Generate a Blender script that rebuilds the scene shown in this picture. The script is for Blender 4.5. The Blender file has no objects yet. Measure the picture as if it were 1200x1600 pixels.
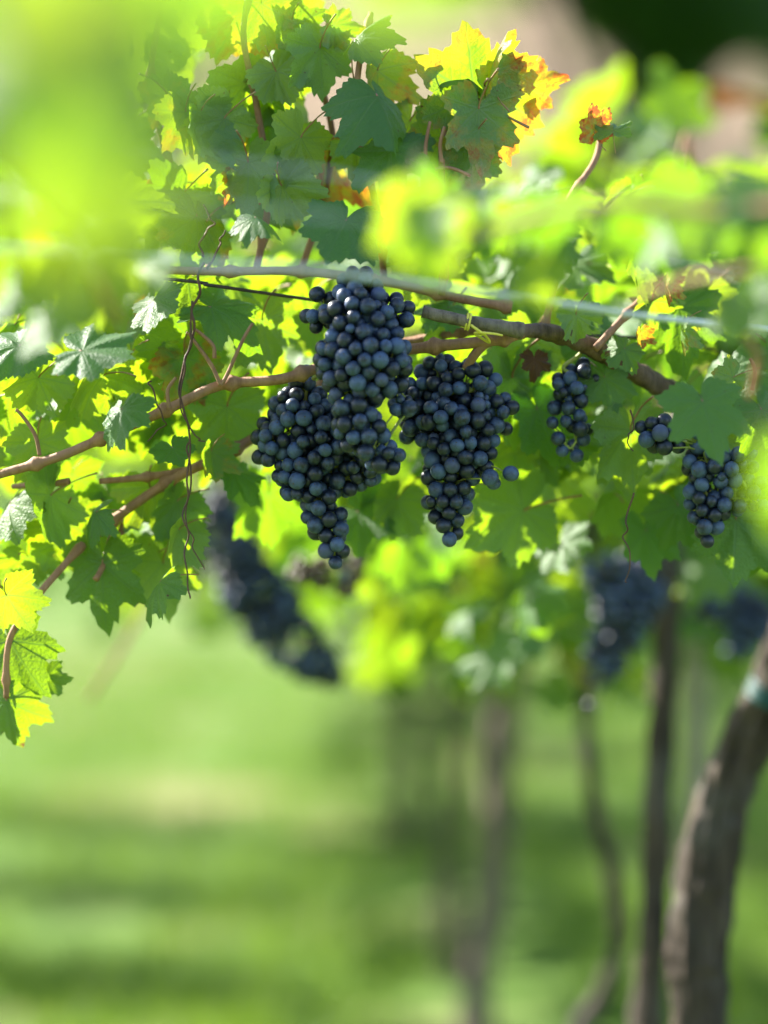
import bpy, math, random
import numpy as np
from mathutils import Vector, Matrix, noise as mnoise

# ------------------------------------------------------------------ camera, sky, sun
scene = bpy.context.scene
C = scene.collection
CAM_H = 1.30
FPX = 4250.0                     # focal length in pixels of the 1200x1600 photograph (85 mm on a 24 mm wide frame)
cam = bpy.data.cameras.new('camera'); cam_o = bpy.data.objects.new('camera', cam); C.objects.link(cam_o)
cam.sensor_fit = 'HORIZONTAL'; cam.sensor_width = 24.0; cam.lens = 85.0
cam.clip_start = 0.05; cam.clip_end = 3000
cam_o.location = (0, 0, CAM_H); cam_o.rotation_euler = (math.radians(90), 0, 0)
cam.dof.use_dof = True; cam.dof.focus_distance = 2.34; cam.dof.aperture_fstop = 1.45
scene.camera = cam_o

SUN = Vector((-0.67, 0.43, 0.60)).normalized()        # direction towards the sun: left, a little behind the vines
world = bpy.data.worlds.new('World'); scene.world = world; world.use_nodes = True
wn = world.node_tree
sky = wn.nodes.new('ShaderNodeTexSky'); sky.sky_type = 'NISHITA'; sky.sun_disc = False
sky.sun_elevation = math.asin(SUN.z); sky.sun_rotation = math.atan2(SUN.x, SUN.y)
bg = wn.nodes['Background']; bg.inputs[1].default_value = 0.10
wn.links.new(sky.outputs[0], bg.inputs[0])
sun = bpy.data.lights.new('sun', 'SUN'); sun.energy = 5.0; sun.angle = math.radians(0.53); sun.color = (1, 0.95, 0.86)
sun_o = bpy.data.objects.new('sun', sun); C.objects.link(sun_o)
sun_o.rotation_euler = SUN.to_track_quat('Z', 'Y').to_euler(); sun_o.location = SUN * 50
vs = scene.view_settings
vs.view_transform = 'Standard'; vs.look = 'None'; vs.gamma = 1.0; vs.exposure = 2.3; vs.use_curve_mapping = False
cy = scene.cycles
cy.max_bounces = 7; cy.diffuse_bounces = 4; cy.glossy_bounces = 2; cy.transmission_bounces = 4; cy.transparent_max_bounces = 4
cy.caustics_reflective = False; cy.caustics_refractive = False; cy.sample_clamp_indirect = 6.0
cy.use_denoising = True

# ------------------------------------------------------------------ helpers
def P(px, py, D):
    """direction of a photo pixel, at distance D in front of the camera"""
    return Vector(((px - 600) / FPX * D, D, CAM_H - (py - 800) / FPX * D))

def link(o, parent=None):
    C.objects.link(o)
    if parent is not None: o.parent = parent
    return o

def tag(o, label=None, cat=None, group=None, kind=None):
    if label: o['label'] = label
    if cat: o['category'] = cat
    if group: o['group'] = group
    if kind: o['kind'] = kind
    return o

def empty(name, loc):
    o = bpy.data.objects.new(name, None); o.empty_display_size = 0.05
    o.location = loc
    return link(o)

def mesh_np(name, V, loops, starts, totals, smooth=True):
    me = bpy.data.meshes.new(name)
    V = np.ascontiguousarray(V, dtype=np.float32)
    me.vertices.add(len(V)); me.vertices.foreach_set('co', V.ravel())
    me.loops.add(len(loops)); me.loops.foreach_set('vertex_index', np.asarray(loops, dtype=np.int32))
    me.polygons.add(len(starts)); me.polygons.foreach_set('loop_start', np.asarray(starts, dtype=np.int32))
    me.polygons.foreach_set('loop_total', np.asarray(totals, dtype=np.int32))
    me.polygons.foreach_set('use_smooth', np.full(len(starts), smooth))
    me.update(calc_edges=True); me.validate()
    return me

class MB:
    def __init__(self): self.v = []; self.f = []
    def add(self, vf):
        n = len(self.v); self.v += [tuple(p) for p in vf[0]]
        self.f += [tuple(i + n for i in f) for f in vf[1]]
        return self
    def build(self, name, mat, parent=None, off=None, smooth=True):
        me = bpy.data.meshes.new(name)
        v = self.v
        if off is not None: v = [(a - off[0], b - off[1], c - off[2]) for a, b, c in v]
        me.from_pydata(v, [], self.f); me.update()
        me.polygons.foreach_set('use_smooth', [smooth] * len(me.polygons))
        me.materials.append(mat)
        return link(bpy.data.objects.new(name, me), parent)

def catmull(pts, sub):
    """pts: list of (Vector, radius) -> dense list"""
    out = []
    n = len(pts)
    for i in range(n - 1):
        p0, p1, p2, p3 = pts[max(i-1, 0)], pts[i], pts[i+1], pts[min(i+2, n-1)]
        for k in range(sub):
            t = k / sub
            f = lambda a, b, c, d: 0.5 * ((2*b) + (c-a)*t + (2*a-5*b+4*c-d)*t*t + (3*b-a-3*c+d)*t*t*t)
            out.append((f(p0[0], p1[0], p2[0], p3[0]), max(1e-4, p1[1] + (p2[1]-p1[1])*t)))
    out.append(pts[-1])
    return out

def tube(path, sides=8, rough=0.0, freq=30.0, nodes=0.0, seed=0, ridges=0.0):
    """a closed tapering tube; rough = relative bark unevenness, nodes = spacing of the swellings of a cane"""
    V, F = [], []
    n = len(path); up = Vector((0.13, 0.2, 0.97)).normalized(); dist = 0.0
    prev = None
    for i, (p, r) in enumerate(path):
        d = (path[min(i+1, n-1)][0] - path[max(i-1, 0)][0])
        d = d.normalized() if d.length > 1e-9 else Vector((0, 0, 1))
        if prev is None:
            a = d.cross(up)
            if a.length < 1e-3: a = d.cross(Vector((1, 0, 0)))
            a.normalize()
        else:
            a = (prev - d * prev.dot(d)).normalized()
        prev = a; b = d.cross(a)
        if i: dist += (p - path[i-1][0]).length
        rr = r
        if nodes > 0:
            q = abs(((dist + seed * 0.013) / nodes) % 1.0 - 0.5) * nodes      # metres from the node
            rr *= 1 + 0.75 * math.exp(-(q / 0.0045) ** 2)
        for k in range(sides):
            ang = 2 * math.pi * k / sides
            u = a * math.cos(ang) + b * math.sin(ang)
            w = 1.0
            if rough:
                w += rough * mnoise.noise((p + u * r) * freq + Vector((seed, 0, 0)))
                w += rough * 0.6 * mnoise.noise((p + u * r * 2) * freq * 2.3 + Vector((0, seed, 0)))
            if ridges:
                w += ridges * mnoise.noise(Vector((math.cos(ang + dist*2.2) * 3.1, math.sin(ang + dist*2.2) * 3.1, dist * 6 + seed)))
            V.append(p + u * rr * w)
    for i in range(n - 1):
        for k in range(sides):
            k2 = (k + 1) % sides
            F.append((i*sides + k, i*sides + k2, (i+1)*sides + k2, (i+1)*sides + k))
    F.append(tuple(range(sides - 1, -1, -1))); F.append(tuple((n-1)*sides + k for k in range(sides)))
    return V, F

# ------------------------------------------------------------------ materials
class NT:
    def __init__(self, name):
        self.m = bpy.data.materials.new(name); self.m.use_nodes = True
        self.t = self.m.node_tree; self.t.nodes.clear()
        self.out = self.t.nodes.new('ShaderNodeOutputMaterial')
    def n(self, typ, **kw):
        nd = self.t.nodes.new(typ)
        for k, v in kw.items(): setattr(nd, k, v)
        return nd
    def lk(self, a, b): self.t.links.new(a, b)
    def put(self, sock, v):
        if hasattr(v, 'is_linked') or isinstance(v, bpy.types.NodeSocket): self.lk(v, sock)
        else: sock.default_value = v
    def math(self, op, a, b=0.0, c=None, clamp=False):
        nd = self.n('ShaderNodeMath', operation=op, use_clamp=clamp)
        self.put(nd.inputs[0], a); self.put(nd.inputs[1], b)
        if c is not None: self.put(nd.inputs[2], c)
        return nd.outputs[0]
    def mix(self, f, a, b, blend='MIX'):
        nd = self.n('ShaderNodeMix', data_type='RGBA', blend_type=blend)
        self.put(nd.inputs[0], f)
        self.put(nd.inputs[6], a if not isinstance(a, tuple) else (*a, 1)[:4])
        self.put(nd.inputs[7], b if not isinstance(b, tuple) else (*b, 1)[:4])
        return nd.outputs[2]
    def noise(self, vec, scale, detail=2.0, rough=0.5):
        nd = self.n('ShaderNodeTexNoise'); nd.inputs['Scale'].default_value = scale
        nd.inputs['Detail'].default_value = detail; nd.inputs['Roughness'].default_value = rough
        if vec is not None: self.lk(vec, nd.inputs['Vector'])
        return nd.outputs[0]
    def comb(self, x, y, z):
        nd = self.n('ShaderNodeCombineXYZ')
        for i, s in enumerate((x, y, z)): self.put(nd.inputs[i], s)
        return nd.outputs[0]
    def bsdf(self, col, rough, spec=0.5, normal=None, **kw):
        nd = self.n('ShaderNodeBsdfPrincipled')
        self.put(nd.inputs['Base Color'], (*col, 1) if isinstance(col, tuple) else col)
        self.put(nd.inputs['Roughness'], rough); self.put(nd.inputs['Specular IOR Level'], spec)
        if normal is not None: self.lk(normal, nd.inputs['Normal'])
        for k, v in kw.items(): self.put(nd.inputs[k], v)
        return nd.outputs[0]
    def bump(self, h, strength, dist):
        nd = self.n('ShaderNodeBump'); nd.inputs['Strength'].default_value = strength; nd.inputs['Distance'].default_value = dist
        self.lk(h, nd.inputs['Height']); return nd.outputs[0]
    def done(self, sh): self.lk(sh, self.out.inputs[0]); return self.m

def leaf_material(name, per_object):
    """vine leaf: blade lit by reflection and transmission, palmate veins from leaf coordinates, autumn and dry patches"""
    g = NT(name)
    uv = g.n('ShaderNodeUVMap'); uv.uv_map = 'leaf'
    sp = g.n('ShaderNodeSeparateXYZ'); g.lk(uv.outputs[0], sp.inputs[0])
    u, v = sp.outputs[0], sp.outputs[1]
    if per_object: csock = g.n('ShaderNodeObjectInfo').outputs['Color']
    else:
        at = g.n('ShaderNodeAttribute'); at.attribute_name = 'tint'; csock = at.outputs['Color']
    sc = g.n('ShaderNodeSeparateColor'); g.lk(csock, sc.inputs[0])
    A, H, B = sc.outputs
    r = g.math('SQRT', g.math('ADD', g.math('MULTIPLY', u, u), g.math('MULTIPLY', v, v)))
    vec = g.comb(u, v, g.math('MULTIPLY', H, 37.0))
    n1 = g.noise(vec, 3.2, 3.0, 0.6); n2 = g.noise(vec, 7.0, 3.0, 0.6)
    # veins
    th = g.math('ABSOLUTE', g.math('ARCTAN2', u, v))
    s1 = g.math('GREATER_THAN', th, math.radians(25)); s2 = g.math('GREATER_THAN', th, math.radians(77))
    base = g.math('ADD', g.math('MULTIPLY', s1, math.radians(50)), g.math('MULTIPLY', s2, math.radians(57)))
    ph = g.math('ADD', g.math('SUBTRACT', th, base), g.math('MULTIPLY', g.math('SUBTRACT', n1, 0.5), 0.10))
    t = g.math('MULTIPLY', r, g.math('COSINE', ph)); s = g.math('ABSOLUTE', g.math('MULTIPLY', r, g.math('SINE', ph)))
    wid = g.math('MULTIPLY_ADD', r, -0.015, 0.026)
    v1 = g.math('SUBTRACT', 1.0, g.math('DIVIDE', s, wid), clamp=True)
    fr = g.math('FRACT', g.math('MULTIPLY', g.math('SUBTRACT', t, g.math('MULTIPLY', s, 0.75)), 7.0))
    v2 = g.math('SUBTRACT', 1.0, g.math('MULTIPLY', g.math('ABSOLUTE', g.math('SUBTRACT', fr, 0.5)), 13.0), clamp=True)
    v2 = g.math('MULTIPLY', v2, 0.55)
    vein = g.math('MAXIMUM', v1, v2)
    # autumn, red, dry masks
    am = g.math('MULTIPLY', g.math('ADD', g.math('ADD', g.math('MULTIPLY', A, 1.6), g.math('MULTIPLY', n1, 0.9)),
                                   g.math('MULTIPLY_ADD', r, 0.35, -1.12)), 2.6, clamp=True)
    am = g.math('MULTIPLY', am, g.math('SUBTRACT', 1.0, g.math('MULTIPLY', vein, 0.45)))
    rm = g.math('MULTIPLY', g.math('ADD', g.math('MULTIPLY', A, 1.1), g.math('MULTIPLY_ADD', n2, 1.5, -1.12)), 4.5, clamp=True)
    bm = g.math('MULTIPLY', g.math('ADD', g.math('MULTIPLY', B, 1.5), g.math('ADD', g.math('MULTIPLY', r, 0.45), g.math('MULTIPLY_ADD', n2, 0.7, -1.35))), 7.0, clamp=True)
    bm = g.math('MAXIMUM', bm, g.math('MULTIPLY_ADD', g.noise(vec, 9.0, 2.0, 0.4), 14.0, -10.2, clamp=True))
    geo = g.n('ShaderNodeNewGeometry')
    up = g.mix(H, (0.042, 0.115, 0.038), (0.100, 0.190, 0.036))
    up = g.mix(g.math('MULTIPLY', n2, 0.5), up, (0.062, 0.150, 0.042))
    up = g.mix(g.math('MULTIPLY', vein, 0.5), up, (0.16, 0.24, 0.07))
    und = g.mix(H, (0.115, 0.210, 0.085), (0.150, 0.250, 0.085))
    und = g.mix(g.math('MULTIPLY', vein, 0.6), und, (0.22, 0.30, 0.13))
    refl = g.mix(geo.outputs['Backfacing'], up, und)
    refl = g.mix(am, refl, (0.42, 0.30, 0.035)); refl = g.mix(g.math('MULTIPLY', rm, am), refl, (0.34, 0.045, 0.02))
    refl = g.mix(bm, refl, (0.13, 0.055, 0.025))
    tr = g.mix(H, (0.15, 0.35, 0.007), (0.34, 0.44, 0.006))
    tr = g.mix(g.math('MULTIPLY', n1, 0.6), tr, (0.24, 0.40, 0.006))
    tr = g.mix(g.math('MULTIPLY', vein, 0.65), tr, (0.10, 0.23, 0.03))
    tr = g.mix(am, tr, (0.60, 0.36, 0.015)); tr = g.mix(g.math('MULTIPLY', rm, am), tr, (0.50, 0.09, 0.02))
    tr = g.mix(bm, tr, (0.12, 0.055, 0.02))
    hgt = g.math('ADD', g.math('MULTIPLY', vein, -1.0), g.math('MULTIPLY', g.noise(vec, 22.0, 2.0), 0.8))
    nor = g.bump(hgt, 0.22, 0.02)
    bs = g.bsdf(refl, g.math('MULTIPLY_ADD', n2, 0.25, 0.38), 0.5, nor)
    ts = g.n('ShaderNodeBsdfTranslucent'); g.lk(tr, ts.inputs[0]); g.lk(nor, ts.inputs[1])
    mx = g.n('ShaderNodeMixShader'); mx.inputs[0].default_value = 0.52
    g.lk(bs, mx.inputs[1]); g.lk(ts.outputs[0], mx.inputs[2])
    return g.done(mx.outputs[0])

def berry_material(name, bloom=(0.056, 0.092, 0.185), skin=(0.005, 0.007, 0.016), amount=0.5):
    """dark grape skin under a patchy waxy bloom, with the small scar at the tip"""
    g = NT(name)
    tc = g.n('ShaderNodeTexCoord'); oi = g.n('ShaderNodeObjectInfo')
    rnd = oi.outputs['Random']
    sp = g.n('ShaderNodeSeparateXYZ'); g.lk(tc.outputs['Object'], sp.inputs[0])
    va = g.n('ShaderNodeVectorMath', operation='ADD'); g.lk(tc.outputs['Object'], va.inputs[0])
    g.lk(g.comb(g.math('MULTIPLY', rnd, 91.0), g.math('MULTIPLY', rnd, 47.0), 0.0), va.inputs[1])
    n1 = g.noise(va.outputs[0], 0.9, 4.0, 0.65); n2 = g.noise(va.outputs[0], 5.0, 4.0, 0.7)
    m = g.math('MULTIPLY', g.math('ADD', g.math('ADD', g.math('MULTIPLY', n1, 1.3), g.math('MULTIPLY', n2, 0.5)),
                                  g.math('MULTIPLY_ADD', rnd, 0.7, amount - 1.62)), 2.2, clamp=True)
    m = g.math('MULTIPLY_ADD', m, 0.88, 0.06)
    col = g.mix(m, skin, bloom)
    col = g.mix(g.math('MULTIPLY', g.math('GREATER_THAN', rnd, 0.95), 0.3), col, (0.050, 0.022, 0.050))
    scar = g.math('LESS_THAN', sp.outputs[2], -0.985)
    col = g.mix(scar, col, (0.05, 0.035, 0.02))
    rough = g.math('MULTIPLY_ADD', m, 0.22, 0.36)
    return g.done(g.bsdf(col, rough, 0.5, g.bump(n2, 0.05, 0.02)))

def bark_material(name, c1, c2, c3, sc=1.0, spec=0.25, bump=0.8):
    g = NT(name)
    tc = g.n('ShaderNodeTexCoord'); mp = g.n('ShaderNodeMapping'); mp.inputs['Scale'].default_value = (90*sc, 90*sc, 14*sc)
    g.lk(tc.outputs['Object'], mp.inputs[0])
    n1 = g.noise(mp.outputs[0], 1.0, 5.0, 0.65); n2 = g.noise(tc.outputs['Object'], 18*sc, 3.0)
    ramp = g.n('ShaderNodeValToRGB'); e = ramp.color_ramp.elements
    e[0].position = 0.33; e[0].color = (*c1, 1); e[1].position = 0.62; e[1].color = (*c2, 1)
    g.lk(n1, ramp.inputs[0])
    col = g.mix(g.math('MULTIPLY_ADD', n2, 3.2, -1.5, clamp=True), ramp.outputs[0], c3)
    return g.done(g.bsdf(col, 0.75, spec, g.bump(n1, bump, 0.004)))

def plain_material(name, c1, c2, scale, rough, metallic=0.0, spec=0.5):
    g = NT(name); tc = g.n('ShaderNodeTexCoord')
    n1 = g.noise(tc.outputs['Object'], scale, 4.0, 0.6)
    col = g.mix(g.math('MULTIPLY_ADD', n1, 3.0, -1.0, clamp=True), c1, c2)
    return g.done(g.bsdf(col, g.math('MULTIPLY_ADD', n1, 0.2, rough), spec, Metallic=metallic))

M_LEAF = leaf_material('vine_leaf', True)
M_LEAFS = leaf_material('vine_leaf_mass', False)
M_BERRY = berry_material('grape_skin')
M_BERRY_DRY = berry_material('grape_skin_shrivelled', (0.13, 0.075, 0.06), (0.05, 0.018, 0.014), 0.6)
M_STEM = plain_material('bunch_stem', (0.20, 0.24, 0.045), (0.32, 0.34, 0.08), 60, 0.5)
M_PETIOLE = plain_material('leaf_petiole', (0.20, 0.17, 0.05), (0.30, 0.13, 0.07), 8, 0.45)
M_CANE = bark_material('cane_bark', (0.20, 0.092, 0.045), (0.34, 0.175, 0.090), (0.27, 0.145, 0.09), 1.6, 0.45, 0.4)
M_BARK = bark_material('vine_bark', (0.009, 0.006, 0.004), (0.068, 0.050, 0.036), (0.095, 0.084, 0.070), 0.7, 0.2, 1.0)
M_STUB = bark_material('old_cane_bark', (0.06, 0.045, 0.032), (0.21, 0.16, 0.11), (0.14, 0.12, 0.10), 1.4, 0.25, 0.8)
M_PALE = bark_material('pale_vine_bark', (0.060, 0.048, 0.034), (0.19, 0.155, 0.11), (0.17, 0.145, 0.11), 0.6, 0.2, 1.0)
M_ARM = bark_material('arm_bark', (0.035, 0.020, 0.013), (0.19, 0.115, 0.072), (0.15, 0.105, 0.08), 1.0, 0.25, 1.0)
M_TENDRIL = plain_material('dry_tendril', (0.05, 0.022, 0.014), (0.12, 0.05, 0.03), 70, 0.6)
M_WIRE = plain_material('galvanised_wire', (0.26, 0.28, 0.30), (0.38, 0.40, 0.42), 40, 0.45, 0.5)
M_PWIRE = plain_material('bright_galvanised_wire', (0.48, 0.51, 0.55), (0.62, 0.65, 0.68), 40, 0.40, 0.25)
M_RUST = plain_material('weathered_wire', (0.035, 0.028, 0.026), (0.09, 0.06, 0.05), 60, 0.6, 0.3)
M_POST = bark_material('post_wood', (0.16, 0.14, 0.10), (0.28, 0.25, 0.19), (0.22, 0.22, 0.15), 0.5, 0.2, 0.6)
M_TIE = plain_material('yellow_tie', (0.62, 0.52, 0.05), (0.75, 0.64, 0.10), 90, 0.4)
M_TEAL = plain_material('teal_tie', (0.0, 0.040, 0.036), (0.003, 0.06, 0.05), 50, 0.4)

def ground_material():
    g = NT('grass_ground'); tc = g.n('ShaderNodeTexCoord'); v = tc.outputs['Object']
    big = g.noise(v, 0.55, 3.0, 0.55); mid = g.noise(v, 2.6, 4.0, 0.6); fine = g.noise(v, 40, 4.0, 0.7)
    col = g.mix(mid, (0.036, 0.100, 0.013), (0.120, 0.195, 0.022))
    col = g.mix(g.math('MULTIPLY', fine, 0.5), col, (0.06, 0.11, 0.018))
    bare = g.math('MULTIPLY_ADD', g.math('ADD', big, g.math('MULTIPLY', mid, 0.35)), 7.0, -5.05, clamp=True)
    col = g.mix(g.math('MULTIPLY', bare, 0.8), col, (0.30, 0.23, 0.135))
    return g.done(g.bsdf(col, 0.9, 0.2, g.bump(fine, 0.6, 0.03)))

def soil_material():
    g = NT('ploughed_soil'); tc = g.n('ShaderNodeTexCoord'); v = tc.outputs['Object']
    n1 = g.noise(v, 0.12, 4.0, 0.6); n2 = g.noise(v, 1.6, 5.0, 0.7)
    col = g.mix(n2, (0.19, 0.135, 0.085), (0.29, 0.215, 0.14))
    col = g.mix(g.math('MULTIPLY_ADD', n1, 5.0, -2.95, clamp=True), col, (0.16, 0.19, 0.06))
    sp = g.n('ShaderNodeSeparateXYZ'); g.lk(v, sp.inputs[0])
    low = g.math('SUBTRACT', 1.0, g.math('MULTIPLY_ADD', g.math('ADD', sp.outputs[2], g.math('MULTIPLY', n1, 2.0)), 1.2, -6.0, clamp=True))
    col = g.mix(low, col, g.mix(n2, (0.05, 0.11, 0.018), (0.10, 0.16, 0.03)))
    return g.done(g.bsdf(col, 0.95, 0.1, g.bump(n2, 0.8, 0.2)))

def foliage_material(name, c1, c2, tr):
    g = NT(name); tc = g.n('ShaderNodeTexCoord')
    n1 = g.noise(tc.outputs['Object'], 1.3, 3.0)
    col = g.mix(n1, c1, c2)
    bs = g.bsdf(col, 0.55, 0.35)
    ts = g.n('ShaderNodeBsdfTranslucent'); g.lk(g.mix(n1, tr, c2), ts.inputs[0])
    mx = g.n('ShaderNodeMixShader'); mx.inputs[0].default_value = 0.35
    g.lk(bs, mx.inputs[1]); g.lk(ts.outputs[0], mx.inputs[2])
    return g.done(mx.outputs[0])

M_GROUND = ground_material(); M_SOIL = soil_material()
M_GRASS = foliage_material('grass_blade', (0.042, 0.120, 0.012), (0.130, 0.215, 0.020), (0.21, 0.34, 0.012))
M_TREE = foliage_material('tree_leaf', (0.022, 0.075, 0.006), (0.042, 0.110, 0.008), (0.08, 0.22, 0.005))

# ------------------------------------------------------------------ the land
def grid_mesh(name, x0, x1, y0, y1, nx, ny, hf, mat):
    xs = np.linspace(x0, x1, nx); ys = np.linspace(y0, y1, ny)
    V = [(x, y, hf(x, y)) for y in ys for x in xs]
    F = [(j*nx+i, j*nx+i+1, (j+1)*nx+i+1, (j+1)*nx+i) for j in range(ny-1) for i in range(nx-1)]
    mb = MB(); mb.v = V; mb.f = F
    return mb.build(name, mat)

def gz(x, y):
    return 0.035 * mnoise.noise(Vector((x*0.6, y*0.6, 0))) + 0.012 * mnoise.noise(Vector((x*2.5, y*2.5, 3)))
def gz_far(x, y):
    if -12 <= x <= 12 and -6 <= y <= 42: return -0.12
    return -0.06
far_g = grid_mesh('ground', -700, 700, -300, 1100, 101, 101, lambda x, y: -0.15, M_GROUND); tag(far_g, kind='structure')
near_g = grid_mesh('ground', -14, 14, -5, 42, 113, 189, gz, M_GROUND); tag(near_g, kind='structure')

def hz(x, y):
    t = max(0.0, (y - 36.0))
    return -0.4 + 0.62 * t * min(1.0, t / 14.0) * (1.0 / (1.0 + t / 260.0)) + 0.5 * mnoise.noise(Vector((x*0.05, y*0.05, 0))) * min(1, t/12) \
        + 0.10 * math.sin(y * 2.1 + 0.7*math.sin(x*0.2)) * min(1, t/12)
hill = grid_mesh('hill', -160, 160, 36, 260, 81, 300, hz, M_SOIL); tag(hill, kind='structure')

# ------------------------------------------------------------------ leaf meshes
rng = random.Random(11)
LOBES = [(0, 1.0), (12, 0.84), (25, 0.60), (38, 0.78), (50, 0.90), (64, 0.70), (78, 0.50), (92, 0.62), (106, 0.70), (122, 0.58), (138, 0.52), (152, 0.50), (166, 0.36), (176, 0.12), (180, 0.05)]
def outline_r(th, depth, lv=(1, 1, 1)):
    a = abs(th)
    for (a0, r0), (a1, r1) in zip(LOBES, LOBES[1:]):
        if a <= a1:
            t = (a - a0) / (a1 - a0); t = t*t*(3-2*t)
            r = r0 + (r1 - r0) * t
            m = 0.74 if a < 120 else r                      # shallower or deeper sinuses
            r = r + (m - r) * (1 - depth) * 0.7
            return r * (lv[0] if a < 25 else lv[1] if a < 78 else lv[2])
    return 0.05

def leaf_arrays(seed, N=96, rings=(0.3, 0.6, 0.85, 1.0), depth=0.8, cup=0.0, fold=0.0, wave=0.0, curl=0.0, side=0.0, teeth=0.058):
    R = random.Random(seed); ph = [R.uniform(0, 6.28) for _ in range(4)]
    asym = R.uniform(-0.10, 0.10); ax = R.uniform(0.86, 1.16)
    V = [(0, 0)]
    for f in rings:
        for k in range(N):
            th = -180 + 360 * (k + 0.5) / N
            r = outline_r(th, depth) * (1 + asym * math.sin(math.radians(th))) * (1 + 0.05 * math.sin(math.radians(th)*3 + ph[0]))
            if f == rings[-1] and abs(th) < 168:
                r *= 1 + teeth * (((k % 3) - 1) if (k // 3) % 2 else (0.55 * ((k % 3) - 1)))
            V.append((ax * r * f * math.sin(math.radians(th)), r * f * math.cos(math.radians(th))))
    F = [(0, 1 + (k + 1) % N, 1 + k) for k in range(N)]
    for i in range(len(rings) - 1):
        for k in range(N):
            a, b = 1 + i*N + k, 1 + i*N + (k+1) % N
            F.append((a, b, b + N, a + N))
    co = []
    for x, y in V:
        r2 = x*x + y*y; r = math.sqrt(r2); th = math.atan2(x, y)
        z = cup * r2 - fold * abs(x) * (0.4 + 0.6*r) + wave * r2 * math.sin(3*th + ph[1]) + 0.6*wave * r2 * math.sin(7*th + ph[2])
        z += 0.35*wave * r2 * math.sin(13*th + ph[3])
        z -= curl * max(0, y)**2 + side * max(0, x)**2
        # gentle quilting between the main veins
        z += 0.02 * math.cos(th * 7.2) * min(1, r*2)
        co.append((x, y, z))
    return np.array(V, dtype=np.float32), np.array(co, dtype=np.float32), F

def leaf_mesh(name, **kw):
    uv, co, F = leaf_arrays(**kw)
    R = random.Random(kw['seed'] * 7 + 1)
    if kw['seed'] >= 100 and R.random() < 0.5:                                    # insect holes
        for _ in range(R.randint(1, 3)):
            k0 = R.randrange(14, 82); ring = R.choice((1, 2)); kill = {(96 * ring + (k0 + i)) for i in range(R.choice((2, 3)))}
            F = [f for i, f in enumerate(F) if i not in kill]
    me = bpy.data.meshes.new(name); me.from_pydata([tuple(map(float, c)) for c in co], [], F); me.update()
    me.polygons.foreach_set('use_smooth', [True]*len(F))
    l = me.uv_layers.new(name='leaf')
    idx = np.empty(len(me.loops), dtype=np.int32); me.loops.foreach_get('vertex_index', idx)
    l.data.foreach_set('uv', uv[idx].ravel())
    me.materials.append(M_LEAF)
    return me

LEAF = []
for i in range(14):
    LEAF.append(leaf_mesh('leaf', seed=100+i, depth=rng.uniform(0.05, 1.05), cup=rng.uniform(-0.38, 0.40), fold=rng.uniform(0.0, 0.55),
                          wave=rng.uniform(0.05, 0.24), curl=rng.uniform(-0.1, 0.7), side=rng.uniform(-0.25, 0.35)))
LEAF_FLAT = leaf_mesh('leaf', seed=7, depth=0.95, cup=-0.06, fold=0.06, wave=0.05, curl=0.12)
LEAF_FLAT2 = leaf_mesh('leaf', seed=9, depth=0.55, cup=-0.08, fold=0.05, wave=0.06, curl=0.05)
LEAF_CURL = leaf_mesh('leaf', seed=21, depth=0.7, cup=0.5, fold=0.5, wave=0.25, curl=0.7)
LEAF_FOLD = leaf_mesh('leaf', seed=23, depth=0.7, cup=0.0, fold=0.9, wave=0.10, curl=0.25)
_pv, _pf = tube(catmull([(Vector((0, 0.0, -0.005)), 0.016), (Vector((0, -0.12, -0.05)), 0.015), (Vector((0.02, -0.42, -0.30)), 0.014), (Vector((0.03, -0.62, -0.58)), 0.020)], 4), 6)
PET = bpy.data.meshes.new('petiole'); PET.from_pydata([tuple(p) for p in _pv], [], _pf); PET.update(); PET.materials.append(M_PETIOLE)
PET.polygons.foreach_set('use_smooth', [True]*len(PET.polygons))

def frame(n, tip):
    n = n.normalized(); y = tip - n * tip.dot(n)
    if y.length < 1e-4: y = Vector((0.3, 0.1, -1)) - n * Vector((0.3, 0.1, -1)).dot(n)
    y.normalize(); x = y.cross(n)
    return Matrix(((x.x, y.x, n.x), (x.y, y.y, n.y), (x.z, y.z, n.z)))

def put_leaf(parent, pos, n, tip, size, col, me=None, petiole=True):
    o = bpy.data.objects.new('leaf', me or LEAF[rng.randrange(len(LEAF))])
    m = frame(n, tip).to_4x4() @ Matrix.Diagonal((size, size, size, 1)); m.translation = pos - parent.location
    o.matrix_local = m; o.color = (col[0], col[1], col[2], 1)
    link(o, parent)
    if petiole:
        p = bpy.data.objects.new('petiole', PET); link(p, o)
    return o

def hero(parent, px, py, D, size, ang=0, pitch=20, yaw=0, col=(0, .3, 0), me=None, back=False, petiole=True):
    """one leaf: junction at the pixel, size = tip length (m), ang = tip direction in the picture (0 down, 90 right), pitch/yaw tilt the face"""
    if back: pitch, yaw = -14 + pitch * 0.3, yaw * 0.5 + 26          # the upper side turns to the sun
    a = math.radians(ang); pt = math.radians(pitch); yw = math.radians(yaw)
    n = Vector((math.sin(yw)*math.cos(pt), -math.cos(yw)*math.cos(pt), math.sin(pt)))
    if back: n = -n
    tip = Vector((math.sin(a), 0, -math.cos(a)))
    return put_leaf(parent, P(px, py, D), n, tip, size, col, me, petiole)

def rand_col(autumn=0.0, dry=0.02, hue=0.6):
    if autumn == 0: dry = 0
    A = rng.uniform(0.22, 0.5) if rng.random() < autumn else max(0, rng.gauss(0.03, 0.06))
    B = rng.uniform(0.3, 0.75) if rng.random() < dry else 0.0
    return (A, min(1, max(0, rng.gauss(hue, 0.28))), B)

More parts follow.
